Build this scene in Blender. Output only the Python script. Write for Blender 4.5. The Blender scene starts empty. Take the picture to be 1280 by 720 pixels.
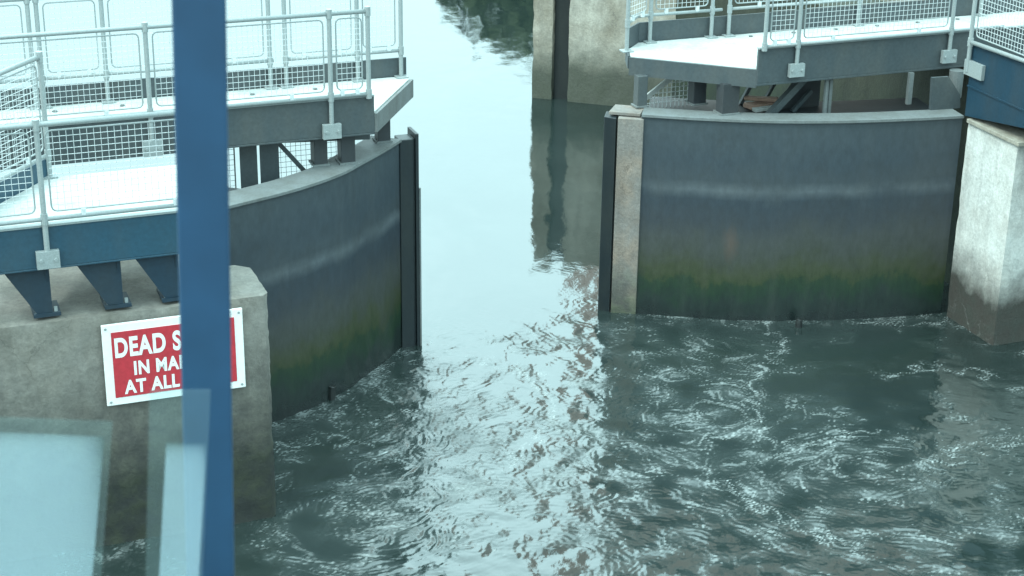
import bpy, bmesh, math, random
import numpy as np
from mathutils import Matrix, Vector, noise as mnoise
random.seed(7); rng = np.random.default_rng(11)
C = bpy.context.scene
COL = C.collection
R = math.radians
# ------------------------------------------------------------------ frames
PHI = R(21)                       # the lock's axis is turned 21 degrees from the camera's
cP, sP = math.cos(PHI), math.sin(PHI)
def W(u, v, z=0.0): return Vector((u*cP - v*sP, u*sP + v*cP, z))   # lock frame (across, along, up) -> world
PITCH, ROLL, CAMH, FPX = R(22), R(.8), 8.6, 2200.0

# ------------------------------------------------------------------ object helpers
def tag(o, label=None, cat=None, group=None, kind=None):
    if label: o['label'] = label
    if cat: o['category'] = cat
    if group: o['group'] = group
    if kind: o['kind'] = kind
    return o
def empty(name, loc, label, cat, group=None):
    o = bpy.data.objects.new(name, None); COL.objects.link(o)
    o.location = loc; o.empty_display_size = .3
    return tag(o, label, cat, group)
def root_loc(o):
    l = Vector((0, 0, 0))
    while o is not None:
        l += Vector(o.location); o = o.parent
    return l
class MB:
    """collects shapes in lock coordinates, links them as one mesh object"""
    def __init__(s, world=False): s.v = []; s.f = []; s.w = world
    def P(s, p):
        return Vector(p) if s.w else W(*p)
    def hexa(s, pts):
        n = len(s.v); s.v += [s.P(p) for p in pts]
        s.f += [[n+i for i in q] for q in ((0,3,2,1),(4,5,6,7),(0,1,5,4),(1,2,6,5),(2,3,7,6),(3,0,4,7))]
    def box(s, u0, u1, v0, v1, z0, z1):
        s.hexa([(u0,v0,z0),(u1,v0,z0),(u1,v1,z0),(u0,v1,z0),(u0,v0,z1),(u1,v0,z1),(u1,v1,z1),(u0,v1,z1)])
    def prism(s, poly, z0, z1):
        n = len(s.v); k = len(poly)
        s.v += [s.P((a, b, z0)) for a, b in poly] + [s.P((a, b, z1)) for a, b in poly]
        s.f.append([n+i for i in range(k)][::-1]); s.f.append([n+k+i for i in range(k)])
        for i in range(k):
            j = (i+1) % k; s.f.append([n+i, n+j, n+k+j, n+k+i])
    def bar(s, a, b, wd, ht=None, seg=4, up=None):
        """straight member from a to b; seg 4 = rectangular, more = tube"""
        a = s.P(a); b = s.P(b); d = (b-a).normalized()
        ht = ht or wd
        ref = Vector((0,0,1)) if abs(d.z) < .95 else Vector((cP, sP, 0))
        x = d.cross(ref).normalized(); y = x.cross(d).normalized()
        n = len(s.v)
        for e in (a, b):
            for i in range(seg):
                t = 2*math.pi*(i+.5)/seg
                k = math.sqrt(2) if seg == 4 else 1
                s.v.append(e + x*math.cos(t)*wd/2*k + y*math.sin(t)*ht/2*k)
        s.f.append([n+i for i in range(seg)][::-1]); s.f.append([n+seg+i for i in range(seg)])
        for i in range(seg):
            j = (i+1) % seg; s.f.append([n+i, n+j, n+seg+j, n+seg+i])
    def tube(s, pts, r, seg=8):
        P = [s.P(p) for p in pts]; n = len(s.v); k = len(P); px = None
        for i, p in enumerate(P):
            d = (P[min(i+1,k-1)] - P[max(i-1,0)]).normalized()
            if px is None:
                ref = Vector((0,0,1)) if abs(d.z) < .9 else Vector((cP,sP,0)); px = d.cross(ref).normalized()
            px = (px - d*px.dot(d)).normalized(); py = d.cross(px)
            for j in range(seg):
                t = 2*math.pi*j/seg; s.v.append(p + (px*math.cos(t)+py*math.sin(t))*r)
        for i in range(k-1):
            for j in range(seg):
                q = (j+1) % seg; s.f.append([n+i*seg+j, n+i*seg+q, n+(i+1)*seg+q, n+(i+1)*seg+j])
        s.f.append([n+j for j in range(seg)][::-1]); s.f.append([n+(k-1)*seg+j for j in range(seg)])
    def build(s, name, mat, parent=None, bevel=0, smooth=False, loc=None):
        me = bpy.data.meshes.new(name)
        base = root_loc(parent) if parent else Vector(loc if loc is not None else (0,0,0))
        me.from_pydata([v-base for v in s.v], [], s.f)
        bm = bmesh.new(); bm.from_mesh(me); bmesh.ops.recalc_face_normals(bm, faces=bm.faces); bm.to_mesh(me); bm.free()
        me.materials.append(mat)
        o = bpy.data.objects.new(name, me); COL.objects.link(o)
        if parent: o.parent = parent
        elif loc is not None: o.location = base
        if bevel:
            m = o.modifiers.new('bevel', 'BEVEL'); m.width = bevel; m.segments = 2; m.limit_method = 'ANGLE'
        if smooth:
            for p in me.polygons: p.use_smooth = True
        return o

# ------------------------------------------------------------------ materials
def newmat(name):
    m = bpy.data.materials.new(name); m.use_nodes = True
    nt = m.node_tree; b = nt.nodes['Principled BSDF']
    return m, nt, b
def N(nt, t, **kw):
    n = nt.nodes.new(t)
    for k, v in kw.items():
        if k in n.inputs: n.inputs[k].default_value = v
        else: setattr(n, k, v)
    return n
def ramp(nt, src, stops):
    r = nt.nodes.new('ShaderNodeValToRGB'); e = r.color_ramp.elements
    while len(e) > 1: e.remove(e[-1])
    for i, (p, c) in enumerate(stops):
        x = e[0] if i == 0 else e.new(p)
        x.position = p; x.color = (*c, 1) if len(c) == 3 else c
    nt.links.new(src, r.inputs[0]); return r.outputs[0]
def mix(nt, fac, a, b, mode='MIX'):
    m = nt.nodes.new('ShaderNodeMix'); m.data_type = 'RGBA'; m.blend_type = mode
    for s, k in ((fac, 0), (a, 6), (b, 7)):
        if hasattr(s, 'is_output'): nt.links.new(s, m.inputs[k])
        elif k == 0: m.inputs[0].default_value = s
        else: m.inputs[k].default_value = (*s, 1)
    return m.outputs[2]
def math_(nt, op, a, b=None, c=None):
    m = nt.nodes.new('ShaderNodeMath'); m.operation = op
    for i, s in enumerate((a, b, c)):
        if s is None: continue
        if hasattr(s, 'is_output'): nt.links.new(s, m.inputs[i])
        else: m.inputs[i].default_value = s
    return m.outputs[0]
def pos(nt):
    g = nt.nodes.new('ShaderNodeNewGeometry'); s = nt.nodes.new('ShaderNodeSeparateXYZ')
    nt.links.new(g.outputs['Position'], s.inputs[0]); return g.outputs['Position'], s.outputs
def noisetex(nt, vec, scale, detail=5, rough=.55, stretch=None):
    if stretch:
        mp = nt.nodes.new('ShaderNodeMapping'); mp.inputs['Scale'].default_value = stretch
        nt.links.new(vec, mp.inputs[0]); vec = mp.outputs[0]
    n = N(nt, 'ShaderNodeTexNoise', Scale=scale, Detail=detail, Roughness=rough)
    nt.links.new(vec, n.inputs['Vector']); return n.outputs['Fac']
def bump(nt, b, h, strength, dist=.02):
    n = N(nt, 'ShaderNodeBump', Strength=strength, Distance=dist)
    nt.links.new(h, n.inputs['Height']); nt.links.new(n.outputs[0], b.inputs['Normal'])

def paint_mat(name, col, rough=.5, dirt=(.05,.05,.045), amount=.35, scale=3):
    m, nt, b = newmat(name); p, s = pos(nt)
    n1 = noisetex(nt, p, scale, 6, .6, (1,1,.35)); n2 = noisetex(nt, p, scale*9, 4)
    f = math_(nt, 'MULTIPLY', ramp(nt, n1, [(.42,(0,0,0)),(.7,(1,1,1))]), amount)
    c = mix(nt, f, col, dirt)
    c = mix(nt, .25, c, ramp(nt, n2, [(.3,(.25,.25,.25)),(.7,(.75,.75,.75))]), 'OVERLAY')
    nt.links.new(c, b.inputs['Base Color'])
    nt.links.new(math_(nt, 'MULTIPLY_ADD', n1, .3, rough-.15), b.inputs['Roughness'])
    bump(nt, b, n2, .12, .004)
    return m
def gate_mat(name):
    m, nt, b = newmat(name); p, s = pos(nt)
    warp = noisetex(nt, p, 1.6, 4, .55, (1,1,.6)); fine = noisetex(nt, p, 14, 6, .65, (1,1,.5))
    drip = noisetex(nt, p, 5, 4, .6, (1,1,.08))
    z = math_(nt, 'ADD', s[2], math_(nt, 'MULTIPLY_ADD', warp, .55, -.275))
    z = math_(nt, 'ADD', z, math_(nt, 'MULTIPLY_ADD', fine, .17, -.085))
    z = math_(nt, 'ADD', z, math_(nt, 'MULTIPLY_ADD', drip, .06, -.03))
    z = math_(nt, 'ADD', z, math_(nt, 'MULTIPLY_ADD', noisetex(nt, p, 4.5, 8, .68), .42, -.21))
    t = math_(nt, 'DIVIDE', z, 2.8)
    base = ramp(nt, t, [(0,(.009,.014,.014)),(.09,(.011,.020,.017)),(.14,(.010,.025,.014)),(.18,(.012,.028,.013)),(.20,(.025,.035,.014)),(.235,(.033,.040,.020)),
                        (.31,(.037,.042,.035)),(.39,(.039,.044,.043)),(.48,(.028,.035,.042)),(.57,(.024,.034,.044)),(.64,(.036,.046,.053)),(.74,(.030,.042,.052)),(.9,(.039,.052,.060)),(1,(.041,.054,.061))])
    # pale scuff along the fender height
    z2 = math_(nt, 'ADD', s[2], math_(nt, 'MULTIPLY_ADD', warp, .10, -.05))
    band = ramp(nt, z2, [(0,(0,0,0)),(1,(0,0,0))])
    d = math_(nt, 'ABSOLUTE', math_(nt, 'SUBTRACT', z2, 1.70))
    lm = math_(nt, 'MULTIPLY', math_(nt, 'SUBTRACT', 1, math_(nt, 'SMOOTHSTEP', d, .015, .085) if False else math_(nt, 'MINIMUM', math_(nt, 'DIVIDE', d, .12), 1)),
               ramp(nt, noisetex(nt, p, 1.1, 5, .6), [(.25,(.1,.1,.1)),(.6,(.8,.8,.8))]))
    c = mix(nt, math_(nt, 'MULTIPLY', lm, .45), base, (.15,.17,.18))
    # one rusty scrape on the right leaf
    rp = W(9.78, 18.0, 1.02); sb = N(nt, 'ShaderNodeVectorMath', operation='SUBTRACT'); nt.links.new(p, sb.inputs[0]); sb.inputs[1].default_value = rp
    sc = N(nt, 'ShaderNodeVectorMath', operation='MULTIPLY'); nt.links.new(sb.outputs[0], sc.inputs[0]); sc.inputs[1].default_value = (8.5,3,3.6)
    ln = N(nt, 'ShaderNodeVectorMath', operation='LENGTH'); nt.links.new(sc.outputs[0], ln.inputs[0])
    rs = ramp(nt, math_(nt, 'ADD', ln.outputs['Value'], math_(nt, 'MULTIPLY_ADD', fine, 1.4, -.7)), [(.1,(.5,.5,.5)),(1,(0,0,0))])
    c = mix(nt, rs, c, (.10,.066,.05))
    # vertical wash marks
    wash = ramp(nt, drip, [(.5,(0,0,0)),(.72,(1,1,1))])
    c = mix(nt, math_(nt, 'MULTIPLY', wash, .10), c, (.085,.085,.078))
    blot = ramp(nt, noisetex(nt, p, 2.3, 7, .62), [(.55,(0,0,0)),(.75,(1,1,1))])
    c = mix(nt, math_(nt, 'MULTIPLY', blot, .45), c, (.024,.028,.03))
    c = mix(nt, .35, c, ramp(nt, fine, [(.3,(.3,.3,.3)),(.7,(.7,.7,.7))]), 'OVERLAY')
    nt.links.new(c, b.inputs['Base Color'])
    nt.links.new(ramp(nt, t, [(0,(.25,.25,.25)),(.25,(.45,.45,.45)),(.6,(.5,.5,.5))]), b.inputs['Roughness'])
    bump(nt, b, fine, .25, .01)
    return m
def concrete_mat(name, dry, wet, algae, tide, soft=.35, warm=(.30,.26,.20), wsc=1.2):
    m, nt, b = newmat(name); p, s = pos(nt)
    big = noisetex(nt, p, wsc, 6, .6, (1,1,.7)); mid = noisetex(nt, p, 5, 7, .65); fine = noisetex(nt, p, 30, 6, .7)
    drip = noisetex(nt, p, 4, 5, .6, (1,1,.1))
    z = math_(nt, 'ADD', s[2], math_(nt, 'MULTIPLY_ADD', big, .7, -.35))
    z = math_(nt, 'ADD', z, math_(nt, 'MULTIPLY_ADD', mid, .3, -.15))
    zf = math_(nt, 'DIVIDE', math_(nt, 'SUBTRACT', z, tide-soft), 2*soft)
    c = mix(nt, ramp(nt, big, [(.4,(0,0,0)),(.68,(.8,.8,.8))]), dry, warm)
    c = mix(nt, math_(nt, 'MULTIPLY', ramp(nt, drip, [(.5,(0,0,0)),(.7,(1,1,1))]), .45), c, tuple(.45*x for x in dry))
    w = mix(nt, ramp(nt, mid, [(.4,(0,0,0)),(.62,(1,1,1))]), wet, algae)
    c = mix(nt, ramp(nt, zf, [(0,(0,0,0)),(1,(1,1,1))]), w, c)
    c = mix(nt, .45, c, ramp(nt, fine, [(.3,(.3,.3,.3)),(.7,(.7,.7,.7))]), 'OVERLAY')
    c = mix(nt, .4, c, ramp(nt, mid, [(.3,(.28,.28,.28)),(.7,(.72,.72,.72))]), 'OVERLAY')
    crk = N(nt, 'ShaderNodeTexVoronoi', feature='DISTANCE_TO_EDGE', Scale=1.1); wv = N(nt, 'ShaderNodeVectorMath', operation='ADD'); nz = N(nt, 'ShaderNodeTexNoise', Scale=3.0, Detail=6); nt.links.new(p, nz.inputs['Vector'])
    nt.links.new(p, wv.inputs[0]); nt.links.new(nz.outputs['Color'], wv.inputs[1]); nt.links.new(wv.outputs[0], crk.inputs['Vector'])
    ck = ramp(nt, crk.outputs['Distance'], [(0,(1,1,1)),(.012,(0,0,0))])
    c = mix(nt, math_(nt, 'MULTIPLY', math_(nt, 'MULTIPLY', ck, ramp(nt, big, [(.45,(0,0,0)),(.6,(1,1,1))])), .6), c, tuple(.3*x for x in dry))
    nt.links.new(c, b.inputs['Base Color']); b.inputs['Roughness'].default_value = .8
    bump(nt, b, math_(nt, 'ADD', mid, math_(nt, 'MULTIPLY', fine, .4)), .5, .03)
    return m
M = {}
M['gate'] = gate_mat('weathered_gate_paint')
M['dark'] = paint_mat('dark_grey_steel', (.050,.064,.070), .5, (.10,.095,.08), .35)
M['cap'] = paint_mat('dusty_grey_steel', (.14,.155,.155), .6, (.07,.07,.06), .5, 4)
M['leg'] = paint_mat('charcoal_steel', (.028,.033,.037), .5, (.05,.045,.04), .4)
M['blue'] = paint_mat('blue_platform_paint', (.017,.058,.090), .42, (.05,.06,.06), .3)
M['post'] = paint_mat('blue_post_paint', (.011,.046,.098), .4, (.010,.039,.083), .3, .8)
M['galv'] = paint_mat('galvanised_steel', (.25,.28,.28), .45, (.25,.27,.26), .45, 8)
M['wire'] = paint_mat('galvanised_wire', (.52,.55,.55), .5, (.42,.45,.45), .3, 8)
M['deck'] = paint_mat('pale_grit_deck', (.43,.45,.435), .8, (.22,.23,.21), .6, 2.5)
M['grate'] = paint_mat('dull_deck_plate', (.09,.10,.10), .7, (.05,.05,.05), .4)
M['timber'] = concrete_mat('silvered_timber', (.175,.16,.145), (.06,.06,.05), (.06,.075,.04), .35, .4, (.25,.18,.13), 2.5)
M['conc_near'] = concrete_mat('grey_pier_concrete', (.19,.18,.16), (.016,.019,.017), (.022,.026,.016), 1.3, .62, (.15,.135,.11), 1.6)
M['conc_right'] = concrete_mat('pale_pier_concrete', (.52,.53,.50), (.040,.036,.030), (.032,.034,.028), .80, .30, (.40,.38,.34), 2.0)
M['conc_far'] = concrete_mat('stained_quay_concrete', (.34,.32,.27), (.07,.075,.058), (.05,.055,.04), .8, .3, (.12,.095,.06), 1.3)
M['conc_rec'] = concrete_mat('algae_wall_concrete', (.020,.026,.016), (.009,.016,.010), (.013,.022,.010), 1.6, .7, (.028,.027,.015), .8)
M['signw'] = paint_mat('white_sign_panel', (.74,.74,.72), .4, (.5,.5,.46), .25)
M['signr'] = paint_mat('red_sign_panel', (.42,.030,.042), .4, (.33,.04,.045), .3)
ml, _nt, _b = newmat('white_lettering'); _b.inputs['Base Color'].default_value = (.72,.72,.70,1); M['letters'] = ml
M['black'] = paint_mat('black_wet_steel', (.010,.016,.019), .45, (.022,.026,.022), .5)
M['brick'] = paint_mat('pink_render', (.56,.39,.335), .8, (.46,.37,.33), .4, .5)
M['blue_deep'] = paint_mat('deep_blue_platform_paint', (.011,.038,.062), .45, (.03,.04,.045), .4)
M['navy'] = paint_mat('navy_bracket', (.009,.027,.045), .5, (.03,.035,.035), .4)  # darker blue than the fascia
M['wood'] = paint_mat('weathered_plank', (.40,.25,.19), .8, (.16,.12,.09), .5, 6)
M['stub'] = paint_mat('wet_dark_timber', (.015,.018,.018), .35, (.03,.035,.03), .4)
def reflection_mat(name, fac, col):  # pale haze of a window reflection put into a see-through sheet
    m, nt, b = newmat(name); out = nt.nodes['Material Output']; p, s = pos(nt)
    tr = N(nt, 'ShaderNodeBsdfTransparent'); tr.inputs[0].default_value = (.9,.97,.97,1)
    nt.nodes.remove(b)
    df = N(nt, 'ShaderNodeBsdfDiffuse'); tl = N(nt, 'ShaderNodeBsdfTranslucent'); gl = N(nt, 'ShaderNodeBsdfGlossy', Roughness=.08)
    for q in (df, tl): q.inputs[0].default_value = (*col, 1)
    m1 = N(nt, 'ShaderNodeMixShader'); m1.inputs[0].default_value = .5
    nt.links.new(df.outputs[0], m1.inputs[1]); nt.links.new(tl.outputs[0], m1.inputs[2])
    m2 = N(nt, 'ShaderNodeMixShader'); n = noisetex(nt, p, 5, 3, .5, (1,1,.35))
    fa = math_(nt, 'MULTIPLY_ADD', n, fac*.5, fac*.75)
    if name == 'reflection_film':      # the added pale reflection fades out towards the rim of the sheet
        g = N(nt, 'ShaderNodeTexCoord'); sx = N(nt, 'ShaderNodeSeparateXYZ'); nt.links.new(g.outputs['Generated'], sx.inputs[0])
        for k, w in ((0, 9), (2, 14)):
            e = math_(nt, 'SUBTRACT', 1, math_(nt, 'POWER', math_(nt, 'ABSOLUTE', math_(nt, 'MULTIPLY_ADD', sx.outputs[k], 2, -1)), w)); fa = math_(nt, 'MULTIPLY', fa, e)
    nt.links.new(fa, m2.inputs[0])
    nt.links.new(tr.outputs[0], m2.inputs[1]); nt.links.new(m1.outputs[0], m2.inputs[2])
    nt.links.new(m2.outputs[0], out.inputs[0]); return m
M['film'] = reflection_mat('reflection_film', .25, (.72,.71,.77))
M['pane_or_reflection'] = reflection_mat('faint_reflection', .04, (.6,.7,.7))

# ------------------------------------------------------------------ sky and sun
world = bpy.data.worlds.new('World'); C.world = world; world.use_nodes = True
nt = world.node_tree; bg = nt.nodes['Background']
SUN_EL, SUN_AZ = R(48), R(242)      # azimuth clockwise from north (+Y): behind and to the left
sky = N(nt, 'ShaderNodeTexSky'); sky.sky_type = 'NISHITA'; sky.sun_disc = False
sky.sun_elevation = SUN_EL; sky.sun_rotation = SUN_AZ; sky.dust_density = 4; sky.air_density = 1.2
tc = N(nt, 'ShaderNodeTexCoord')
cn = noisetex(nt, tc.outputs['Generated'], 3.2, 5, .55, (1,1,2.5))
cloud = ramp(nt, cn, [(.3,(5.2,7.8,8.1)),(.7,(6.1,8.8,9.1))])
# standard overcast luminance: (1 + 2 sin elevation) / 3, brightest overhead
sz = nt.nodes.new('ShaderNodeSeparateXYZ'); nt.links.new(tc.outputs['Generated'], sz.inputs[0])
lum = math_(nt, 'MULTIPLY_ADD', math_(nt, 'MAXIMUM', sz.outputs[2], 0), .65, .85)
# sky brightness raised low in the north, added so the water mirrors it bright
ny_ = N(nt, 'ShaderNodeMapRange', interpolation_type='SMOOTHSTEP'); ny_.inputs['From Min'].default_value = .25; ny_.inputs['From Max'].default_value = .85
nt.links.new(sz.outputs[1], ny_.inputs['Value'])
hz_ = N(nt, 'ShaderNodeMapRange', interpolation_type='SMOOTHSTEP'); hz_.inputs['From Min'].default_value = .45; hz_.inputs['From Max'].default_value = .72; hz_.inputs['To Min'].default_value = 1; hz_.inputs['To Max'].default_value = 0
nt.links.new(sz.outputs[2], hz_.inputs['Value'])
lum = math_(nt, 'MULTIPLY', lum, math_(nt, 'MULTIPLY_ADD', math_(nt, 'MULTIPLY', ny_.outputs[0], hz_.outputs[0]), .5, 1.0))
lw_ = N(nt, 'ShaderNodeMapRange'); lw_.inputs['From Min'].default_value = .12; lw_.inputs['From Max'].default_value = .46; lw_.inputs['To Min'].default_value = .60; lw_.inputs['To Max'].default_value = 1.08
nt.links.new(sz.outputs[2], lw_.inputs['Value']); lum = math_(nt, 'MULTIPLY', lum, lw_.outputs[0])
vm = nt.nodes.new('ShaderNodeVectorMath'); vm.operation = 'SCALE'; nt.links.new(cloud, vm.inputs[0]); nt.links.new(lum, vm.inputs['Scale'])
skyc = mix(nt, .88, sky.outputs[0], vm.outputs[0])
nt.links.new(skyc, bg.inputs[0]); bg.inputs[1].default_value = .13
sl = bpy.data.lights.new('overcast_sun', 'SUN'); sl.energy = .8; sl.angle = R(16); sl.color = (.88,1,.95)
so = bpy.data.objects.new('overcast_sun', sl); COL.objects.link(so)
sd = Vector((math.sin(SUN_AZ)*math.cos(SUN_EL), math.cos(SUN_AZ)*math.cos(SUN_EL), math.sin(SUN_EL)))
so.rotation_euler = sd.to_track_quat('Z', 'Y').to_euler(); so.location = (-20, -20, 40)

# ------------------------------------------------------------------ railing builder
def railing_part(parent, name='railing'):
    """first mesh of the railing is its top rail; the rest are its sub-parts"""
    return None
def mesh_panel(parent, a, b, z0, z1, pitch=.058, wire=.0042, frame=.017, corner=.0):
    """framed panel of square wire mesh between two points (u,v)"""
    a = Vector((*a, 0)); b = Vector((*b, 0)); d = (b-a); L = d.length; d /= L
    def q(s, z): p = a + d*s; return (p.x, p.y, z)
    f = MB()
    r = .05
    loop = []
    for cx, cz, t0 in ((L-r, z0+r, -90), (L-r, z1-r, 0), (r, z1-r, 90), (r, z0+r, 180)):
        for k in range(4):
            t = R(t0 + 30*k); loop.append(q(cx+r*math.cos(t), cz+r*math.sin(t)))
    loop.append(loop[0]); loop.append(loop[1])
    f.tube(loop, frame/2, 6)
    fo = f.build('mesh_panel', M['galv'], parent)
    w = f2 = MB()
    n = max(2, int(round(L/pitch))); m_ = max(2, int(round((z1-z0)/pitch)))
    for i in range(1, n): w.bar(q(L*i/n, z0), q(L*i/n, z1), wire)
    for j in range(1, m_):
        z = z0 + (z1-z0)*j/m_; w.bar(q(0, z), q(L, z), wire)
    return fo, w
def railing(parent, pts, top, deckz, posts, bracket=None, face=(0,-1), low=None, plain=(), panels=True, name='railing', gap=.045):
    """pts: polyline (u,v); posts: distances along it; bracket: z of the foot when side mounted"""
    pts = [Vector((*p, 0)) for p in pts]
    def along(s):
        for i in range(len(pts)-1):
            l = (pts[i+1]-pts[i]).length
            if s <= l or i == len(pts)-2: return pts[i] + (pts[i+1]-pts[i])/l*s
            s -= l
    low = low if low is not None else deckz+.17
    t = MB(); t.tube([(p.x, p.y, top) for p in pts], .024, 10)
    rail = t.build(name, M['galv'], parent, smooth=True)
    l = MB(); l.tube([(p.x, p.y, low) for p in pts], .021, 8); l.build('bottom_rail', M['galv'], rail, smooth=True)
    for s in posts:
        p = along(s); m = MB(); side = bracket is not None and s not in plain
        foot = bracket if side else (deckz if bracket is None else low)
        m.tube([(p.x, p.y, foot), (p.x, p.y, top)], .025, 10)
        for zz in (top, low): m.tube([(p.x, p.y, zz-.05), (p.x, p.y, zz+.05)], .033, 10)
        if side:
            m.box(p.x-.10, p.x+.10, p.y-.03, p.y+.028, foot-.08, foot+.08)
            for k in (-.065, .065): m.tube([(p.x+k, p.y-.045, foot), (p.x+k, p.y-.02, foot)], .017, 6)
        elif bracket is None:
            m.box(p.x-.07, p.x+.07, p.y-.07, p.y+.07, foot+.002, foot+.016)
        m.build('post', M['galv'], rail, smooth=False)
    if panels:
        ds = sorted(posts)
        for s0, s1 in zip(ds[:-1], ds[1:]):
            if s1-s0 < .3: continue
            a = along(s0+.07); b = along(s1-.07)
            z0, z1 = low+gap+.02, top-.06
            fo, w = mesh_panel(rail, (a.x, a.y), (b.x, b.y), z0, z1)
            # clips to rail and the wires are one mesh with the frame
            for k in (.2, .8):
                c = a + (b-a)*k; w.box(c.x-.02, c.x+.02, c.y-.018, c.y+.018, low, z0)
            w.build('wire_mesh', M['wire'], fo.parent)
    return rail

# ------------------------------------------------------------------ left concrete pier
def roughen(o, amp, cut, scale=6, zmin=-9):
    bm = bmesh.new(); bm.from_mesh(o.data)
    for _ in range(12):
        es = [e for e in bm.edges if e.calc_length() > cut]
        if not es: break
        bmesh.ops.subdivide_edges(bm, edges=es, cuts=1, use_grid_fill=True)
    bmesh.ops.triangulate(bm, faces=[f for f in bm.faces if len(f.verts) > 4])
    bm.normal_update()
    off = {}
    for v in bm.verts:
        sharp = any(e.calc_face_angle(0) > .5 for e in v.link_edges if len(e.link_faces) == 2)
        n = mnoise.fractal(v.co*scale, 1, 2, 4)
        n2 = mnoise.noise(v.co*scale*.4+Vector((9,3,1)))
        a = amp*(n*.5)
        if sharp: a -= amp*1.4*max(0, n+.3*n2+.15)
        off[v] = v.normal*a
    for v, d in off.items(): v.co += d
    bm.to_mesh(o.data); bm.free()
    o.data.shade_smooth() if hasattr(o.data,'shade_smooth') else None
    o.data.set_sharp_from_angle(angle=R(40))
def arc_corner(cx, cy, r, a0, a1, n=5): return [(cx+r*math.cos(R(a0+(a1-a0)*i/n)), cy+r*math.sin(R(a0+(a1-a0)*i/n))) for i in range(n+1)]
p = MB()
p.prism([(-5,15.0),(3.28,15.0)] + [(3.33,15.06)] + arc_corner(3.13,15.68,.2,0,90) + [(2.9,15.9),(2.9,16.85),(-5,16.85)], -.9, 2.36)
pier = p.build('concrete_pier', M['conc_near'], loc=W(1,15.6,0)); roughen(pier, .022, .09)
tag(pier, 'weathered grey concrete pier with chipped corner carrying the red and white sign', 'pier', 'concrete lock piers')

# ------------------------------------------------------------------ sign
sg = empty('warning_sign', W(2.41,14.955,1.88), 'red and white rectangular warning sign fixed to the grey concrete pier', 'sign')
m = MB(); m.box(1.765,3.055,14.925,14.957,1.485,2.285); m.build('backing_panel', M['signw'], sg, .004)
m = MB(); m.box(1.845,2.975,14.920,14.9249,1.56,2.21); m.build('red_panel', M['signr'], sg)
def text_part(body, u0, u1, z0, z1, name):
    cu = bpy.data.curves.new(name, 'FONT'); cu.body = body; cu.size = 1; cu.offset = .036; cu.extrude = .0
    cu.space_character = 1.10
    o = bpy.data.objects.new('tmp', cu); COL.objects.link(o)
    dg = bpy.context.evaluated_depsgraph_get(); me = bpy.data.meshes.new_from_object(o.evaluated_get(dg))
    bpy.data.objects.remove(o)
    xs = [v.co.x for v in me.vertices]; ys = [v.co.y for v in me.vertices]
    base = root_loc(sg)
    for v in me.vertices:
        tx = (v.co.x-min(xs))/(max(xs)-min(xs)); ty = (v.co.y-min(ys))/(max(ys)-min(ys))
        v.co = W(u0+(u1-u0)*tx, 14.9185, z0+(z1-z0)*ty) - base
    for pl in me.polygons: pl.use_smooth = False
    if 'custom_normal' in me.attributes: me.attributes.remove(me.attributes['custom_normal'])
    me.materials.clear(); me.materials.append(M['letters'])
    q = bpy.data.objects.new(name, me); COL.objects.link(q); q.parent = sg
text_part('DEAD SLOW', 1.87, 2.90, 1.955, 2.155, 'lettering')
text_part('IN MARINA', 2.03, 2.79, 1.765, 1.905, 'lettering')
text_part('AT ALL TIMES', 1.93, 2.89, 1.585, 1.725, 'lettering')
for u in (1.80, 3.02):
    for z in (1.52, 2.25): m = MB(); m.tube([(u,14.917,z),(u,14.926,z)], .012, 8); m.build('fixing_screw', M['galv'], sg)

# ------------------------------------------------------------------ left access platform
pf = empty('access_platform', W(1,15.6,2.36), 'blue steel access platform on brackets above the grey pier with the red sign', 'platform', 'blue access platforms')
m = MB(); m.prism([(-3,15.045),(2.95,15.045),(2.95,16.42),(1.56,16.42),(.6,15.2),(-3,15.2)], 3.19, 3.25)
deck = m.build('deck', M['deck'], pf, .004)
for u, v in ((.75,15.2),(1.2,15.22),(1.62,15.22),(2.05,15.22),(2.5,15.22)): m = MB(); m.tube([(u,v,3.2505),(u,v,3.262)], .03, 8); m.build('deck_fixing', M['cap'], deck)
m = MB(); m.box(-3,2.95,15.0,15.04,2.88,3.265); m.box(-3,2.95,15.0,15.15,2.86,2.879); fb = m.build('fascia_beam', M['blue'], pf, .005)
m = MB(); m.box(-3,2.95,14.985,15.05,3.2655,3.285); m.build('top_flange', M['galv'], fb)
m = MB(); m.box(-3,2.93,15.8,15.88,2.95,3.185); m.box(2.87,2.94,15.06,16.4,2.95,3.185); m.build('rear_beam', M['blue'], pf)
for u in (-1.0, .35, 1.35, 1.98, 2.5):
    m = MB()
    # tapered bracket plate with foot
    n0 = len(m.v)
    prof = [(15.06,2.86),(15.95,2.86),(15.95,2.80),(15.30,2.42),(15.12,2.42)]
    k = len(prof)
    for du in (-.014, .014): m.v += [W(u+du, v, z) for v, z in prof]
    m.f.append(list(range(n0, n0+k))[::-1]); m.f.append(list(range(n0+k, n0+2*k)))
    for i in range(k): j = (i+1) % k; m.f.append([n0+i, n0+j, n0+k+j, n0+k+i])
    n0 = len(m.v); fp = [(u-.38,2.86),(u+.02,2.86),(u+.02,2.42),(u-.12,2.42)]
    for v in (15.08, 15.105): m.v += [W(a, v, z) for a, z in fp]
    m.f += [[n0,n0+1,n0+2,n0+3],[n0+7,n0+6,n0+5,n0+4]] + [[n0+i,n0+(i+1)%4,n0+4+(i+1)%4,n0+4+i] for i in range(4)]
    b = m.build('bracket', M['navy'], pf)
    f = MB(); f.box(u-.15, u+.09, 15.06, 15.36, 2.385, 2.418); f.build('foot_plate', M['navy'], b)
    for du in (-.11, .05): f = MB(); f.tube([(u+du,15.1,2.4185),(u+du,15.1,2.46)], .018, 6); f.build('anchor_bolt', M['galv'], b)
ra = railing(pf, [(-3,14.965),(2.92,14.965)], 4.2, 3.25, [.5,2.4,4.36,5.85], bracket=2.97, low=3.345)
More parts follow.
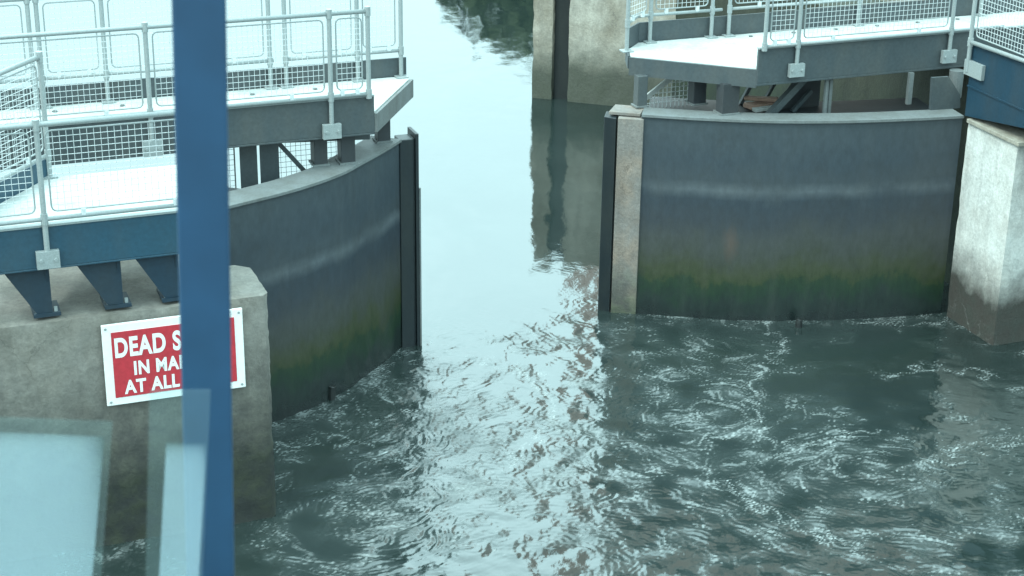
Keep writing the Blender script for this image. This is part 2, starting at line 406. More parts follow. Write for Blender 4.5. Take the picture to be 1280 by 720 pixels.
rb = railing(pf, [(1.60,16.45),(.62,15.27)], 4.42, 3.25, [.03,1.45], low=3.47)
m = MB(); m.bar((1.57,16.44,3.34),(.60,15.25,3.34),.012,.19); m.build('kick_plate', M['blue'], pf)

# ------------------------------------------------------------------ lock gates
def catmull(P, n=10):
    P = [Vector(p) for p in P]; P = [2*P[0]-P[1]] + P + [2*P[-1]-P[-2]]; out = []
    for i in range(1, len(P)-2):
        for k in range(n):
            t = k/n; a, b, c, d = P[i-1:i+3]
            out.append(.5*((2*b)+(c-a)*t+(2*a-5*b+4*c-d)*t*t+(3*b-a-3*c+d)*t**3))
    out.append(P[-2]); return out
def sweep(mb, curve, o0, o1, z0, z1):
    """vertical wall along a plan curve, between normal offsets o0 (front) and o1 (back)"""
    n = len(curve); nv = []
    for i in range(n):
        d = (curve[min(i+1,n-1)]-curve[max(i-1,0)]).normalized(); nv.append(Vector((-d.y, d.x)))
    rows = [(o0,z0),(o0,z1),(o1,z1),(o1,z0)]; st = len(mb.v)
    for i in range(n):
        for o, z in rows: mb.v.append(W(curve[i].x+nv[i].x*o, curve[i].y+nv[i].y*o, z))
    for i in range(n-1):
        for j in range(4):
            k = (j+1) % 4; a = st+i*4; mb.f.append([a+j, a+k, a+4+k, a+4+j])
    mb.f.append([st,st+1,st+2,st+3]); e = st+(n-1)*4; mb.f.append([e,e+3,e+2,e+1])
def leg(parent, u, v, z0, z1, w, d=None, mat='leg', name='support_leg'):
    d = d or w; m = MB(); m.box(u-w/2,u+w/2,v-d/2,v+d/2,z0,z1)
    o = m.build(name, M[mat], parent, .006)
    f = MB(); f.box(u-w/2-.02,u+w/2+.02,v-d/2-.02,v+d/2+.02,z0-.001,z0+.018); f.build('base_plate', M['cap'], o)
    return o

# ---- left leaf
LC = catmull([(2.6,16.62),(3.35,16.89),(4.13,17.20),(4.69,17.53),(5.05,17.86),(5.40,18.20),(5.70,18.52)])
gl = empty('lock_gate', W(4.4,17.9,0), 'left curved steel lock gate with algae band, partly behind the blue post', 'lock gate', 'curved steel lock gates')
m = MB(); sweep(m, LC, 0, .10, -.9, 2.575); m.build('skin_plate', M['gate'], gl, smooth=False)
m = MB(); sweep(m, LC, -.03, .36, 2.58, 2.61); m.build('cap_plate', M['cap'], gl)
for q in ((.9,1.75),(.7,.5)): m = MB(); sweep(m, LC, .11, q[0], q[1], q[1]+.05); m.build('girder', M['leg'], gl)
m = MB(); m.box(5.70,5.86,18.50,18.72,-.9,2.60); m.build('end_post', M['black'], gl, .008)
m = MB(); m.box(5.885,5.925,18.49,18.80,-.9,2.66); m.box(5.862,5.884,18.52,18.70,-.9,2.60); e = m.build('seal_channel', M['black'], gl, .006)
f = MB(); f.box(5.926,5.945,18.487,18.52,-.9,2.0); f.build('rubbing_strip', M['cap'], e)
dk = MB(); dk.prism([(-3,17.745),(5.18,17.745),(5.96,18.93),(5.9,19.04),(-3,19.04)], 3.14, 3.20); dko = dk.build('deck', M['deck'], gl, .004)
for u in [.9+.72*i for i in range(6)]:
    for uu, v in ((u,17.86),(u+.3,18.8)): m = MB(); m.tube([(uu,v,3.2005),(uu,v,3.214)], .028, 8); m.build('deck_fixing', M['cap'], dko)
m = MB(); m.box(-3,5.17,17.70,17.74,2.98,3.385); m.box(-3,5.17,17.70,17.84,2.955,2.979); fs = m.build('fascia_beam', M['dark'], gl, .005)
m = MB(); m.box(-3,5.17,17.69,17.75,3.3855,3.402); m.build('top_flange', M['galv'], fs)
m = MB(); m.bar((5.185,17.70,3.085),(5.985,18.915,3.085),.03,.21); m.build('end_fascia', M['cap'], gl)
m = MB(); m.box(-3,5.96,19.05,19.075,3.02,3.42); m.build('toe_board', M['dark'], gl, .004)
m = MB(); m.box(-3,5.6,18.75,18.87,2.95,3.135); m.build('rear_beam', M['dark'], gl)
leg(gl,4.60,17.93,2.612,2.953,.15,.17); leg(gl,4.90,17.90,2.612,2.953,.16,.17); leg(gl,5.50,18.52,2.612,3.135,.15,.15)
for u, w in ((3.83,.19),(4.06,.21)):
    m = MB(); m.box(u-w/2,u+w/2,17.98,18.0,1.8,2.95); m.build('stiffener_plate', M['dark'], gl, .004)
m = MB(); m.bar((4.12,18.02,2.93),(4.62,18.02,2.30),.05); m.bar((4.12,18.02,2.90),(5.2,18.02,2.84),.06); m.build('brace', M['dark'], gl)
fo, w = mesh_panel(gl, (4.2,18.3), (4.95,18.3), 1.95, 2.9); w.build('wire_mesh', M['wire'], fo)
fo, w = mesh_panel(gl, (3.2,18.2), (3.72,18.2), 1.95, 2.9); w.build('wire_mesh', M['wire'], fo)
m = MB(); m.prism([(3.25,17.35),(3.75,17.45),(3.3,17.8)], 2.0, 2.55); m.build('gusset_plate', M['leg'], gl)
railing(gl, [(-3,17.66),(5.12,17.66)], 4.33, 3.2, [1.0,3.75,5.76,7.68,8.10], bracket=3.05, low=3.43, plain=(8.10,))
railing(gl, [(-3,19.0),(1.80,19.0)], 4.40, 3.2, [1.0,3.0,4.75], low=3.52)
railing(gl, [(1.84,19.0),(4.38,19.0)], 4.40, 3.2, [.0,.68,2.5], low=3.52)
railing(gl, [(4.52,19.0),(5.90,19.0)], 4.40, 3.2, [.0,.84,1.36], low=3.52)

# ---- right leaf
RC = catmull([(8.78,18.58),(9.43,18.20),(10.11,17.87),(10.85,17.62),(11.44,17.48),(12.05,17.37),(12.48,17.31)])
gr = empty('lock_gate', W(10.6,18.2,0), 'right curved steel lock gate facing the camera with pale upright edge post', 'lock gate', 'curved steel lock gates')
m = MB(); sweep(m, RC, 0, .10, -.9, 2.575); m.build('skin_plate', M['gate'], gr)
m = MB(); sweep(m, RC, -.03, .30, 2.58, 2.61); m.build('cap_plate', M['cap'], gr)
for q in ((1.3,2.42),(.8,.5)): m = MB(); sweep(m, RC, .11, q[0], q[1], q[1]+.05); m.build('girder', M['leg'], gr)
m = MB(); m.hexa([(8.52,18.70,-.9),(8.79,18.54,-.9),(8.86,18.66,-.9),(8.59,18.82,-.9),(8.52,18.70,2.55),(8.79,18.54,2.55),(8.86,18.66,2.55),(8.59,18.82,2.55)])
o = m.build('edge_timber', M['timber'], gr, .01); o['label'] = 'pale silvered timber strip with green lower corner'
m = MB(); m.hexa([(8.40,18.84,-.9),(8.505,18.72,-.9),(8.64,18.95,-.9),(8.52,19.05,-.9),(8.40,18.84,2.54),(8.505,18.72,2.54),(8.64,18.95,2.54),(8.52,19.05,2.54)])
m.build('seal_channel', M['black'], gr, .008)
m = MB(); m.hexa([(8.46,18.84,2.56),(8.78,18.62,2.56),(8.98,18.90,2.56),(8.66,19.1,2.56),(8.46,18.84,2.60),(8.78,18.62,2.60),(8.98,18.90,2.60),(8.66,19.1,2.60)])
m.build('end_cap', M['timber'], gr, .006)
dk = MB(); dk.prism([(8.82,19.06),(10.02,18.06),(16,18.06),(16,19.66),(9.2,19.66),(8.95,19.4)], 3.14, 3.20); dko = dk.build('deck', M['deck'], gr, .004)
for u in [10.5+.62*i for i in range(6)]:
    for uu, v in ((u,18.2),(u+.2,19.5)): m = MB(); m.tube([(uu,v,3.2005),(uu,v,3.214)], .028, 8); m.build('deck_fixing', M['cap'], dko)
m = MB(); m.box(10.0,16,18.0,18.04,3.03,3.45); m.box(10.0,16,18.0,18.16,3.0,3.029); fs = m.build('fascia_beam', M['dark'], gr, .005)
m = MB(); m.box(10.0,16,17.99,18.05,3.4505,3.467); m.build('top_flange', M['galv'], fs)
m = MB(); m.bar((8.80,19.04,3.085),(10.01,18.03,3.085),.03,.22); m.build('end_fascia', M['dark'], gr)
m = MB(); m.bar((8.80,19.06,3.13),(8.93,19.42,3.13),.025,.16); m.bar((8.94,19.43,3.25),(9.2,19.68,3.25),.025,.4); m.box(9.2,16,19.67,19.695,3.05,3.45); m.build('toe_board', M['dark'], gr)
m = MB(); m.box(9.4,16,19.3,19.42,2.95,3.135); m.build('rear_beam', M['dark'], gr)
leg(gr,8.90,18.90,2.612,3.0,.13,.13,'dark'); leg(gr,9.62,18.80,2.612,3.135,.17,.17); leg(gr,9.78,18.30,2.612,3.0,.22,.18,'leg')
for u, v in ((11.02,18.1),(11.10,18.14)):
    m = MB(); m.tube([(u,v,1.95),(u,v,3.0)], .03, 8); m.build('pipe_upright', M['cap'], gr)
m = MB(); m.box(12.10,12.16,17.95,18.0,2.6,3.0); m.build('stiffener_plate', M['cap'], gr)
m = MB()   # big triangular gusset standing on the cap
n0 = len(m.v); prof = [(12.22,2.612),(12.62,2.612),(12.60,2.78),(12.42,3.02),(12.2,3.02)]; k = len(prof)
for dv in (17.62, 17.66): m.v += [W(u, dv+(u-12.2)*-.1, z) for u, z in prof]
m.f.append(list(range(n0,n0+k))); m.f.append(list(range(n0+k,n0+2*k))[::-1])
for i in range(k): j = (i+1) % k; m.f.append([n0+i,n0+j,n0+k+j,n0+k+i])
m.build('gusset_plate', M['dark'], gr)
m = MB(); m.tube([(12.74,17.9,2.66),(12.74,17.9,3.0)], .09, 14); m.build('hinge_pin', M['cap'], gr, smooth=False)
for a, b, w in (((10.33,18.30,2.49),(10.90,18.32,3.02),.085),((10.80,18.5,2.475),(11.06,18.52,2.72),.05),((10.34,19.0,2.475),(10.58,19.0,2.92),.045),((10.98,18.7,2.475),(11.35,18.7,2.95),.06),((10.6,18.9,2.475),(10.8,18.92,2.8),.04)):
    m = MB(); m.bar(a, b, w); m.build('brace', M['dark'], gr)
m = MB(); m.hexa([(10.62,18.62,2.475),(11.25,18.62,2.475),(11.25,18.66,2.475),(10.62,18.66,2.475),(11.0,18.62,3.0),(11.25,18.62,3.0),(11.25,18.66,3.0),(11.0,18.66,3.0)]); m.build('web_plate', M['leg'], gr)
# sloping pale guard behind the legs
m = MB(); m.bar((8.95,19.2,2.50),(9.75,19.2,3.05),.035,.06); g = m.build('guard_rail', M['deck'], gr)
w = MB()
for i in range(1,14):
    u = 8.95+.8*i/14; w.bar((u,19.2,2.45),(u,19.2,2.50+.55*i/14),.007)
for j in range(1,9):
    z = 2.48+.06*j; u = 8.95+.8*max(0,(z-2.5))/.55; w.bar((u,19.2,z),(9.95,19.2,z),.007)
for u in (9.8,9.86,9.92): w.bar((u,19.2,2.45),(u,19.2,3.05),.007)
w.build('wire_mesh', M['wire'], g)
railing(gr, [(10.02,17.96),(13.4,17.96)], 4.45, 3.2, [.03,.48,2.62], bracket=3.17, low=3.49, plain=(.03,))
railing(gr, [(8.86,19.28),(9.14,19.60),(9.40,19.62),(10.33,19.62)], 4.45, 3.2, [.02,.62,1.48], low=3.55)
railing(gr, [(10.44,19.62),(15.8,19.62)], 4.45, 3.2, [.0,1.9,3.8,5.3], low=3.55)

# driftwood and rubbish caught in the right gate
def junk(name, a, b, w, h, label, cat, mat='wood'):
    m = MB(); m.bar(a, b, w, h); o = m.build(name, M[mat], loc=W(*[(x+y)/2 for x, y in zip(a, b)]), bevel=.008); roughen(o, .012, .12, 9)
    tag(o, label, cat)
junk('plank', (10.32,18.78,2.51),(10.86,18.86,2.51),.18,.06,'brown plank lying flat behind the top of the right gate under the walkway','plank')
junk('plank', (10.38,18.98,2.565),(10.72,18.74,2.575),.11,.045,'short pinkish plank crossed on top of the flat one in the gate','plank')
junk('plank', (10.30,18.58,2.52),(10.66,18.60,2.525),.09,.05,'pale narrow plank lying nearest the skin of the right gate','plank','deck')

# ------------------------------------------------------------------ right pier and platform
p = MB(); p.prism([(12.5,16.22),(17,16.22),(17,17.22),(12.5,17.22)], -.9, 2.55)
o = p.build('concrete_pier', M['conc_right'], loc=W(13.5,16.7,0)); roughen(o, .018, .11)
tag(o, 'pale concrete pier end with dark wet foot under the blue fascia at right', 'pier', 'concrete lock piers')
m = MB(); m.prism([(12.46,16.16),(17,16.16),(17,17.2),(12.46,17.2)], 2.552, 2.60)
pr = empty('access_platform', W(13.5,15.5,2.6), 'blue steel platform at the right edge standing on the pale pier', 'platform', 'blue access platforms')
m.build('bearing_plate', M['conc_far'], pr, .006)
m = MB(); m.hexa([(12.48,16.0,2.80),(12.52,16.0,2.80),(12.52,17.28,2.61),(12.48,17.28,2.61),(12.48,16.0,3.54),(12.52,16.0,3.54),(12.52,17.28,3.50),(12.48,17.28,3.50)])
m.hexa([(12.48,12.5,2.80),(12.52,12.5,2.80),(12.52,15.999,2.80),(12.48,15.999,2.80),(12.48,12.5,3.62),(12.52,12.5,3.62),(12.52,15.999,3.54),(12.48,15.999,3.54)]); fs = m.build('fascia_beam', M['blue_deep'], pr, .006)
m = MB(); m.box(12.465,12.479,12.5,17.28,2.98,3.0); m.build('weld_rib', M['blue_deep'], fs)
m = MB(); m.box(12.525,14.2,12.5,17.24,2.95,3.0); m.build('deck', M['grate'], pr)
m = MB(); m.box(12.525,17,17.24,17.27,2.64,3.0); m.build('end_beam', M['blue_deep'], pr)
m = MB(); m.box(13.0,13.2,16.4,16.8,2.6,2.95); m.build('support_block', M['blue_deep'], pr)
# railing, side-mounted on the fascia (runs along the lock)
t = MB(); t.tube([(12.44,12.6,4.5),(12.44,17.3,4.5)], .024, 10); rl = t.build('railing', M['galv'], pr, smooth=True)
t = MB(); t.tube([(12.44,12.6,3.66),(12.44,17.3,3.53)], .026, 10); t.build('bottom_rail', M['galv'], rl, smooth=True)
for v in (13.4,15.3,17.27):
    t = MB(); t.tube([(12.44,v,3.17),(12.44,v,4.5)], .027, 10); t.tube([(12.44,v,3.48),(12.44,v,3.58)], .036, 10); t.build('post', M['galv'], rl)
    t = MB(); t.box(12.43,12.477,v-.30,v+.06,3.13,3.31); t.build('mounting_plate', M['galv'], rl)
for v0, v1 in ((13.5,15.2),(15.4,17.17)):
    fo, w = mesh_panel(rl, (12.44,v0), (12.44,v1), 3.62, 4.42); w.build('wire_mesh', M['wire'], rl)

# ------------------------------------------------------------------ walls behind
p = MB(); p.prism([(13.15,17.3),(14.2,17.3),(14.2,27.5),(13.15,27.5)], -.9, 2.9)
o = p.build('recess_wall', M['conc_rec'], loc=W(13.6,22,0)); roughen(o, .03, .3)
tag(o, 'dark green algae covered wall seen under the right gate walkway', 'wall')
def far_wall():
    m = MB(world=True)
    a = Vector((.30,30.35)); d = Vector((math.cos(R(-17)), math.sin(R(-17)))); n = Vector((-d.y, d.x))
    def q(s, t): r = a + d*s + n*t; return (r.x, r.y)
    pts = [q(0,0), q(.37,0), q(.37,.45), q(.66,.45), q(.66,-.02), q(9,-.02), q(9,2.2), q(0,2.2)]
    m.prism(pts, -.9, 3.15)
    o = m.build('quay_wall', M['conc_far'], loc=(2,29.8,0)); roughen(o, .03, .22, 4); return o
qw = far_wall()
m = MB(world=True); _d = (math.cos(R(-17)), math.sin(R(-17))); _n = (-_d[1], _d[0]); _q = lambda s_, t_: (.30+_d[0]*s_+_n[0]*t_, 30.35+_d[1]*s_+_n[1]*t_)
m.prism([_q(.375,.10), _q(.655,.10), _q(.655,.44), _q(.375,.44)], -.9, 3.0); m.build('slot_fill', M['stub'], qw)  # dark upright fill inside the slot
tag(qw, 'stained brown concrete quay wall with dark vertical slot behind the gap', 'wall')
m = MB(world=True)
# far bank and the tree on it: just out of the picture, seen as a dark reflection
m.prism([(-9,45.9),(60,41),(60,70),(-1,60)], -.5, .45)
tag(m.build('bank', M['conc_rec']), kind='structure')
def leafmat():
    mm, nt, b = newmat('foliage'); p, s = pos(nt)
    nt.links.new(ramp(nt, noisetex(nt, p, 1.4, 4), [(.35,(.035,.055,.02)),(.65,(.075,.10,.035))]), b.inputs['Base Color']); b.inputs['Roughness'].default_value = .6
    return mm
M['leaf'] = leafmat()
tr = empty('hedge', (4.5,47.5,.45), 'broad dark green hedge mirrored as a dark ragged shape in the top of the water', 'hedge')
m = MB(world=True); m.tube([(3.6,47.5,.4),(3.7,47.4,1.3),(3.5,47.6,2.4)], .16, 8); m.tube([(3.7,47.4,1.2),(2.2,47.2,2.2)], .08, 6); m.tube([(3.7,47.4,1.2),(5.4,47.3,2.4)], .08, 6)
m.build('trunk', M['wood'], tr)
m = MB(world=True)
for _ in range(15000):
    a = random.uniform(0, 2*math.pi); rr = math.sqrt(random.random()); x = rr*math.cos(a); y = rr*math.sin(a)
    top = math.sqrt(max(0, 1-rr*rr)); hh = 5.6*top*(.8+.3*mnoise.noise(Vector((x*4,y*4,0))))
    P0 = Vector((5.6+x*8.2, 47.5+y*1.5, .55 + hh*random.random()**.6))
    ax = Vector((random.gauss(0,1),random.gauss(0,1),random.gauss(0,1))).normalized(); bx = ax.orthogonal().normalized(); s_ = random.uniform(.13,.25)
    n = len(m.v); m.v += [P0-ax*s_, P0+bx*s_*.5, P0+ax*s_, P0-bx*s_*.5]; m.f.append([n,n+1,n+2,n+3])
m.build('crown', M['leaf'], tr)

# apartment block beyond the quay: above the picture, seen only as a warm reflection in the rough water
ab = empty('apartment_block', (16,62,.45), 'tall pale pink apartment block reflected as warm patches in the rippled water', 'building')
fx0, fx1, fy, fh = 3.1, 34.0, 56.0, 36.0
m = MB(world=True); m.prism([(fx0,fy),(fx1,fy),(fx1,fy+14),(fx0,fy+14)], .4, fh); wl = m.build('wall', M['brick'], ab)
m = MB(world=True); m.prism([(fx0-.3,fy-.3),(fx1+.3,fy-.3),(fx1+.3,fy+14.3),(fx0-.3,fy+14.3)], fh+.01, fh+.5); m.build('roof', M['dark'], ab)
for fl in range(11):
    for k in range(7):
        x = fx0+1.3+k*4.3; z = 1.9+fl*2.9
        f = MB(world=True); f.prism([(x,fy-.06),(x+1.6,fy-.06),(x+1.6,fy-.002),(x,fy-.002)], z, z+1.5); wf = f.build('window', M['signw'], ab)
        f = MB(world=True); f.prism([(x+.08,fy-.075),(x+1.52,fy-.075),(x+1.52,fy-.062),(x+.08,fy-.062)], z+.08, z+1.42); f.build('pane_or_reflection', M['black'], wf)

# ------------------------------------------------------------------ foreground: balcony floor, post, sheets added for window reflections
def onY(px, py, Y):
    a = (px-640)/FPX; b = (360-py)/FPX; c, s = math.cos(ROLL), math.sin(ROLL); a, b = c*a-s*b, s*a+c*b
    r = (a, math.cos(PITCH)+b*math.sin(PITCH), -math.sin(PITCH)+b*math.cos(PITCH)); t = Y/r[1]
    return Vector((r[0]*t, Y, CAMH+r[2]*t))
m = MB(world=True); m.prism([(-4,-3),(4,-3),(4,3.19),(-4,3.19)], 6.45, 6.6); tag(m.build('balcony_floor', M['grate']), kind='structure')
t0 = Vector((-.566,3.1,7.9)); b0 = Vector((-.606,3.1,6.71)); dd = (t0-b0)/(t0.z-b0.z)
lo = b0 + dd*(6.62-b0.z); hi = b0 + dd*(9.6-b0.z)
st = empty('steel_post', (lo.x, lo.y, 6.6), 'tall blue square steel post in the near foreground, out of focus', 'post')
m = MB(world=True); h = .0475; TW = Matrix.Rotation(R(10.7), 3, 'Z')
m.hexa([tuple(lo+TW@Vector((x,y,0))) for x, y in ((-h,-h),(h,-h),(h,h),(-h,h))] + [tuple(hi+TW@Vector((x,y,0))) for x, y in ((-h,-h),(h,-h),(h,h),(-h,h))])
m.build('shaft', M['post'], st, .006)
m = MB(world=True); m.box = None
f = MB(world=True); f.prism([(lo.x-.085,3.02),(lo.x+.085,3.02),(lo.x+.085,3.18),(lo.x-.085,3.18)], 6.601, 6.618); f.build('base_plate', M['post'], st)
f = MB(world=True); f.prism([(hi.x-.055,3.045),(hi.x+.055,3.045),(hi.x+.055,3.155),(hi.x-.055,3.155)], 9.6, 9.61); f.build('end_cap', M['post'], st)
def pane_or_reflection(Y, tl, tr_, br, bl, mat, name, parent=None, thick=.012, loc=None):  # upright see-through sheet added to carry a window reflection
    q = []
    for top, bot in ((bl, tl), (br, tr_)):
        A = onY(*top, Y); B = onY(*bot, Y); k = (6.6+.02-B.z)/(A.z-B.z); q.append((B + (A-B)*k, B))
    m = MB(world=True); (L0, L1), (R0, R1) = q
    T = Vector((0,thick,0))
    m.hexa([L0,R0,R0+T,L0+T,L1,R1,R1+T,L1+T])
    return m.build(name, mat, parent)
g1 = empty('reflection_panel', (-.95,2.9,6.6), 'wide pale see-through sheet added for a window reflection at the bottom left corner', 'window reflection', 'added window reflections in the foreground')
pane_or_reflection(2.9, (-120,520), (139,530), (125,720), (-120,720), M['pane_or_reflection'], 'pane_or_reflection', g1)
pane_or_reflection(2.913, (-120,536), (130,547), (115,720), (-120,720), M['film'], 'reflection_film', g1, .003)
g2 = empty('reflection_panel', (-.62,2.9,6.6), 'narrow pale see-through sheet added for a window reflection before the foot of the blue post', 'window reflection', 'added window reflections in the foreground')
pane_or_reflection(2.9, (187,490), (262,490), (252,720), (182,720), M['pane_or_reflection'], 'pane_or_reflection', g2)
pane_or_reflection(2.913, (208,554), (258,554), (248,720), (199,720), M['film'], 'reflection_film', g2, .003)
for g, px in ((g1, 60), (g2, 225)):
    q = onY(px, 720, 2.9); f = MB(world=True); f.prism([(q.x-.03,2.86),(q.x+.03,2.86),(q.x+.03,2.96),(q.x-.03,2.96)], 6.6005, 6.64); f.build('added_reflection_foot', M['galv'], g)  # foot piece added under each reflection sheet

# ------------------------------------------------------------------ stubs in the water
for (u, v, h, r, lab) in ((4.53,17.42,.16,.05,'dark timber stub poking from the water by the left gate'),(10.55,17.52,.10,.045,'small timber stub at the waterline of the right gate')):
    m = MB(); m.tube([(u,v,-.5),(u,v,h*.6),(u+.01,v,h)], r, 9); o = m.build('timber_stub', M['stub'], loc=W(u,v,0), bevel=.006); tag(o, lab, 'stub')

# ------------------------------------------------------------------ water
def make_water():
    x0, x1, y0, y1, st = -4.6, 7.4, 12.6, 22.8, .018
    nx = int((x1-x0)/st)+1; ny = int((y1-y0)/st)+1
    X, Y = np.meshgrid(np.linspace(x0,x1,nx), np.linspace(y0,y1,ny))
    U = X*cP + Y*sP; V = -X*sP + Y*cP
    kx = np.fft.fftfreq(nx, st)[None,:]; ky = np.fft.fftfreq(ny, st)[:,None]; kk = np.sqrt(kx*kx+ky*ky)
    def band(l0, l1, ax=1.0):
        q = np.sqrt((kx*ax)**2+ky*ky); w = np.exp(-((np.log(np.maximum(q,1e-6))-np.log(1/math.sqrt(l0*l1)))/ (.5*math.log(l1/l0)+.15))**2)
        f = np.fft.ifft2(np.fft.fft2(rng.standard_normal((ny,nx)))*w).real
        return f/f.std()
    # flow: a jet out of the gap and an eddy on either hand
    jet = np.exp(-((U-7.1+(18.6-V)*.18)/.9)**2)
    vu = -.25*jet; vv = -1.0*jet - .05
    def vortex(px, py, s, r):
        nonlocal vu, vv
        a = (px, py); dx = X-a[0]; dy = Y-a[1]; g = s*np.exp(-(dx*dx+dy*dy)/(2*r*r))/r
        wx, wy = -dy*g, dx*g
        vu = vu + wx*cP + wy*sP; vv = vv - wx*sP + wy*cP
    vortex(-1.45,15.1,1.6,.9); vortex(-.35,17.0,1.3,.7); vortex(-1.8,17.3,-.9,.6); vortex(.55,15.9,1.1,.6)
    vortex(2.3,17.6,-1.5,.9); vortex(3.4,16.3,1.1,.9); vortex(1.6,19.2,-1.0,.5); vortex(4.8,18.0,-1.0,.9); vortex(1.6,14.9,-1.1,.8); vortex(5.0,15.2,.9,.8)
    FX = .6*(vu*cP - vv*sP) + .30*band(.35,1.4) + .12; FY = .6*(vu*sP + vv*cP) + .22*band(.35,1.4)
    sp = np.sqrt(FX*FX+FY*FY)+1e-6; DX, DY = FX/sp, FY/sp
    ix0, iy0 = np.meshgrid(np.arange(nx, dtype=np.float32), np.arange(ny, dtype=np.float32))
    def lic(src, n):
        acc = src.copy(); wt = 1.0
        for sgn in (1, -1):
            px, py = ix0.copy(), iy0.copy()
            for k in range(n):
                i = np.clip(px+.5, 0, nx-1).astype(int); j = np.clip(py+.5, 0, ny-1).astype(int)
                px = px + sgn*DX[j,i]; py = py + sgn*DY[j,i]
                i = np.clip(px+.5, 0, nx-1).astype(int); j = np.clip(py+.5, 0, ny-1).astype(int)
                acc += src[j,i]*math.cos(k/n*1.5)
        return acc/acc.std()
    sm = lambda a, b, t: (lambda q: q*q*(3-2*q))(np.clip((t-a)/(b-a), 0, 1))
    # where the water boils
    front = 1-sm(18.1, 19.6, V + .25*band(.4,1.2)*.5)
    def blob(cx, cy, rx, ry): return np.exp(-((X-cx)/rx)**2-((Y-cy)/ry)**2)
    T = .40 + .22*band(.5,1.5)
    T += .5*blob(-.9,17.2,1.0,1.6) + .35*blob(2.2,18.2,1.0,1.5) + .3*blob(3.2,16.6,1.6,1.0) + .25*blob(-1.3,15.2,.9,.8)
    T -= .55*blob(4.6,18.9,1.5,1.3) + .35*blob(-1.75,16.6,.55,.5) + .45*blob(.15,14.3,.75,.55) + .3*blob(.3,18.6,.7,.8) + .2*blob(-1.75,15.0,.35,.4)
    T = np.clip(T, .06, 1.1)*front + .02
    edge = sm(0,.5,X-x0)*sm(0,.5,x1-X)*sm(0,.5,Y-y0)*sm(0,.9,y1-Y)
    a = lic(band(.055,.14), 16); b = lic(band(.036,.07), 10); c = band(.25,.7); d = band(.05,.12)
    Z = T*(.0023*a + .0020*b + .0016*d) + (.3+T)*.0034*c*front
    Z *= edge
    # foam
    s1 = lic(band(.036,.06), 26); s2 = lic(band(.12,.3), 30); s3 = band(.036,.05)
    dens = sm(.25, 1.0, T)*.9 + .35*blob(2.2,18.6,.6,1.2) + .3*blob(3.1,16.8,.7,.4)
    F = sm(1.1, 2.5, s1 + .6*s2 + .3*s3 + 1.3*dens - .55)*(.15+.55*np.clip(dens,0,1))
    # the circling line of scum round the lower left eddy
    rr = np.sqrt((X+1.42)**2+((Y-14.95))**2); ang = np.arctan2(Y-14.95, X+1.42)
    ring = np.exp(-((rr-.72-.06*np.sin(3*ang)+.03*c)/.035)**2)*(np.cos(ang-2.6) > -.2)
    F = np.maximum(F, .55*ring*sm(-.4,1.0,s1))
    # broken foam where the water meets the gates
    band_w = band(.3,.9)
    dg = np.full_like(X, 9.0)
    for cv in (LC, RC):
        for q in cv: dg = np.minimum(dg, np.hypot(U-q.x, V-q.y))
    for q in np.linspace(0, 1, 14): dg = np.minimum(dg, np.hypot(U-12.5, V-16.2-q))
    F = np.maximum(F, np.exp(-(dg/.13)**2)*sm(.1, 2.0, s1+.8*c+.5*s3)*.8)
    F = np.maximum(F, (.16*sm(.2, 2.0, s1+.5*s3+.3*s2)*sm(.15,.8,T)))
    F = np.maximum(F*.62, .6*sm(1.9, 2.9, band(.05,.10)+.8*s2+.4*band(.4,1.0))*sm(.2,.7,T))
    # long wandering trails of scum drawn out by the current
    for tr_ in ([(3.2,20.3),(3.27,19.59),(2.88,18.65),(2.7,17.69),(2.78,16.82)],[(2.63,16.49),(3.29,16.91),(3.97,17.28)],[(4.37,18.75),(4.97,18.93),(5.7,18.73)],
                [(-1.04,19.25),(-1.39,18.96),(-1.57,18.42),(-1.35,17.87),(-.87,17.58)],[(-2.44,16.66),(-2.04,16.9),(-1.42,16.69),(-.88,16.17)],
                [(-.37,19.0),(.2,18.57),(.46,17.52),(.03,16.37)],[(2.02,16.26),(2.58,15.43),(3.4,14.67)],[(4.3,16.41),(4.91,16.89),(5.58,17.13)],[(4.32,20.3),(4.91,20.27),(5.5,20.4)]):
        dt = np.full_like(X, 9.0)
        for q in catmull([Vector((*t, 0)) for t in tr_], 40): dt = np.minimum(dt, np.hypot(X+.05*c-q.x, Y+.07*band_w-q.y))
        F = np.maximum(F, np.exp(-(dt/.035)**2)*sm(-.6, 1.6, s3+.5*s2)*.75 + np.exp(-(dt/.13)**2)*sm(.6, 2.2, s1+.4*s3)*.6)
    F = F*front*edge
    verts = np.stack([X, Y, Z], -1).reshape(-1,3)
    idx = np.arange(nx*ny).reshape(ny,nx)
    quads = np.stack([idx[:-1,:-1], idx[:-1,1:], idx[1:,1:], idx[1:,:-1]], -1).reshape(-1,4)
    # outer sheet to the horizon: corners shared by ring quads
    far = 900.0
    ov = np.array([[-far,-60,0],[far,-60,0],[far,far,0],[-far,far,0]], float); nb = len(verts)
    verts = np.concatenate([verts, ov])
    c00, c10, c11, c01 = idx[0,0], idx[0,-1], idx[-1,-1], idx[-1,0]
    me = bpy.data.meshes.new('water')
    ring_faces = [[nb, nb+1, *idx[0,::-1]], [nb+1, nb+2, *idx[::-1,-1]], [nb+2, nb+3, *idx[-1,:]], [nb+3, nb, *idx[:,0]]]
    nl = quads.size + sum(len(r) for r in ring_faces); nf = len(quads)+4
    me.vertices.add(len(verts)); me.vertices.foreach_set('co', verts.ravel().astype(np.float32))
    loops = np.concatenate([quads.ravel()] + [np.array(r) for r in ring_faces]).astype(np.int32)
    tot = np.concatenate([np.full(len(quads),4), [len(r) for r in ring_faces]]).astype(np.int32)
    start = np.concatenate([[0], np.cumsum(tot)[:-1]]).astype(np.int32)
    me.loops.add(nl); me.loops.foreach_set('vertex_index', loops)
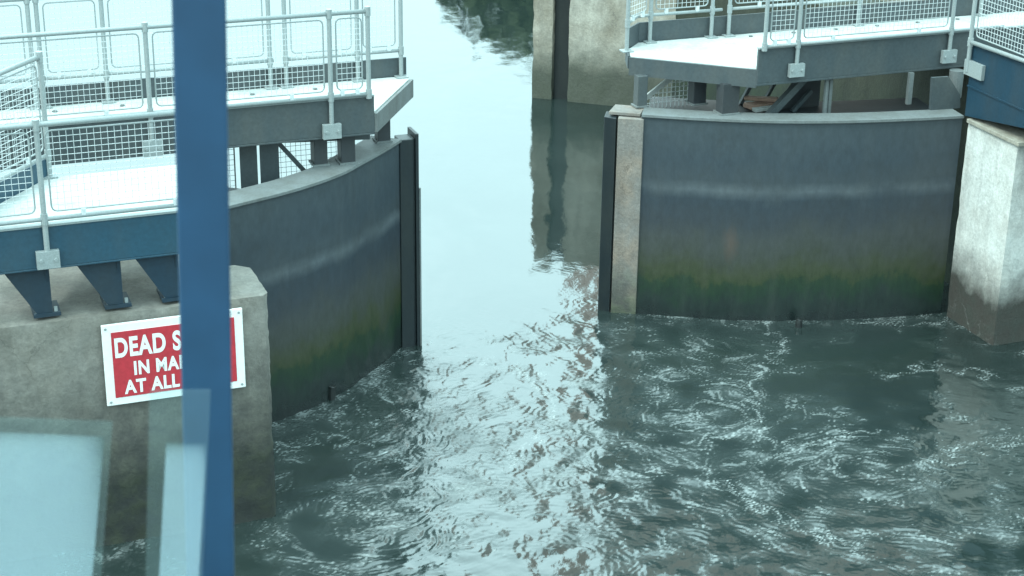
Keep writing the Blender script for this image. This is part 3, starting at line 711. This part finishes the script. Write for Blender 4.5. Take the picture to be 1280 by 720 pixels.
    me.polygons.add(nf); me.polygons.foreach_set('loop_start', start); me.polygons.foreach_set('loop_total', tot)
    me.polygons.foreach_set('use_smooth', np.ones(nf, bool))
    me.update(calc_edges=True); me.validate()
    for nm, arr in (('foam', F), ('rough', T*edge)):
        at = me.attributes.new(nm, 'FLOAT', 'POINT'); at.data.foreach_set('value', np.concatenate([arr.ravel(), np.zeros(4)]).astype(np.float32))
    m, nt, b = newmat('canal_water'); p, s = pos(nt)
    fa = N(nt, 'ShaderNodeAttribute', attribute_name='foam'); ra = N(nt, 'ShaderNodeAttribute', attribute_name='rough')
    brk = noisetex(nt, p, 45, 5, .7)
    fm = math_(nt, 'MULTIPLY', fa.outputs['Fac'], ramp(nt, brk, [(.3,(.4,.4,.4)),(.65,(1,1,1))]))
    deep = ramp(nt, noisetex(nt, p, .8, 4), [(.35,(.010,.0175,.0165)),(.65,(.015,.0235,.022))])
    deep = mix(nt, math_(nt, 'MULTIPLY', ra.outputs['Fac'], .32), deep, (.05,.066,.063))
    nt.links.new(mix(nt, fm, deep, (.33,.36,.355)), b.inputs['Base Color'])
    nt.links.new(math_(nt, 'ADD', math_(nt, 'MULTIPLY_ADD', fm, .6, .03), math_(nt, 'MULTIPLY', ra.outputs['Fac'], .27)), b.inputs['Roughness'])
    b.inputs['IOR'].default_value = 1.75
    n1 = noisetex(nt, p, 9, 4, .6, (1,.8,1)); n2 = noisetex(nt, p, 1.3, 2, .5, (1,.5,1)); n3 = noisetex(nt, p, 38, 4, .65)
    h = math_(nt, 'ADD', math_(nt, 'MULTIPLY', n2, .15), math_(nt, 'MULTIPLY', n1, .01))
    h = math_(nt, 'ADD', h, math_(nt, 'MULTIPLY', math_(nt, 'MULTIPLY', n3, ra.outputs['Fac']), .012))
    bump(nt, b, h, 1.0, .12)
    me.materials.append(m)
    o = bpy.data.objects.new('water', me); COL.objects.link(o); tag(o, kind='structure')
make_water()

# ------------------------------------------------------------------ camera
cam = bpy.data.cameras.new('camera'); co = bpy.data.objects.new('camera', cam); COL.objects.link(co); C.camera = co
cam.sensor_fit = 'HORIZONTAL'; cam.sensor_width = 36; cam.lens = 36*FPX/1280
cam.clip_start = .05; cam.clip_end = 2500
co.matrix_world = Matrix.Translation((0,0,CAMH)) @ Matrix.Rotation(math.pi/2-PITCH, 4, 'X') @ Matrix.Rotation(ROLL, 4, 'Z')
cam.dof.use_dof = True; cam.dof.focus_distance = 20; cam.dof.aperture_fstop = 6.5
C.view_settings.view_transform = 'Standard'; C.view_settings.look = 'None'; C.view_settings.gamma = 1; C.view_settings.use_curve_mapping = False
C.view_settings.exposure = 1.5
C.cycles.max_bounces = 6; C.cycles.transparent_max_bounces = 12
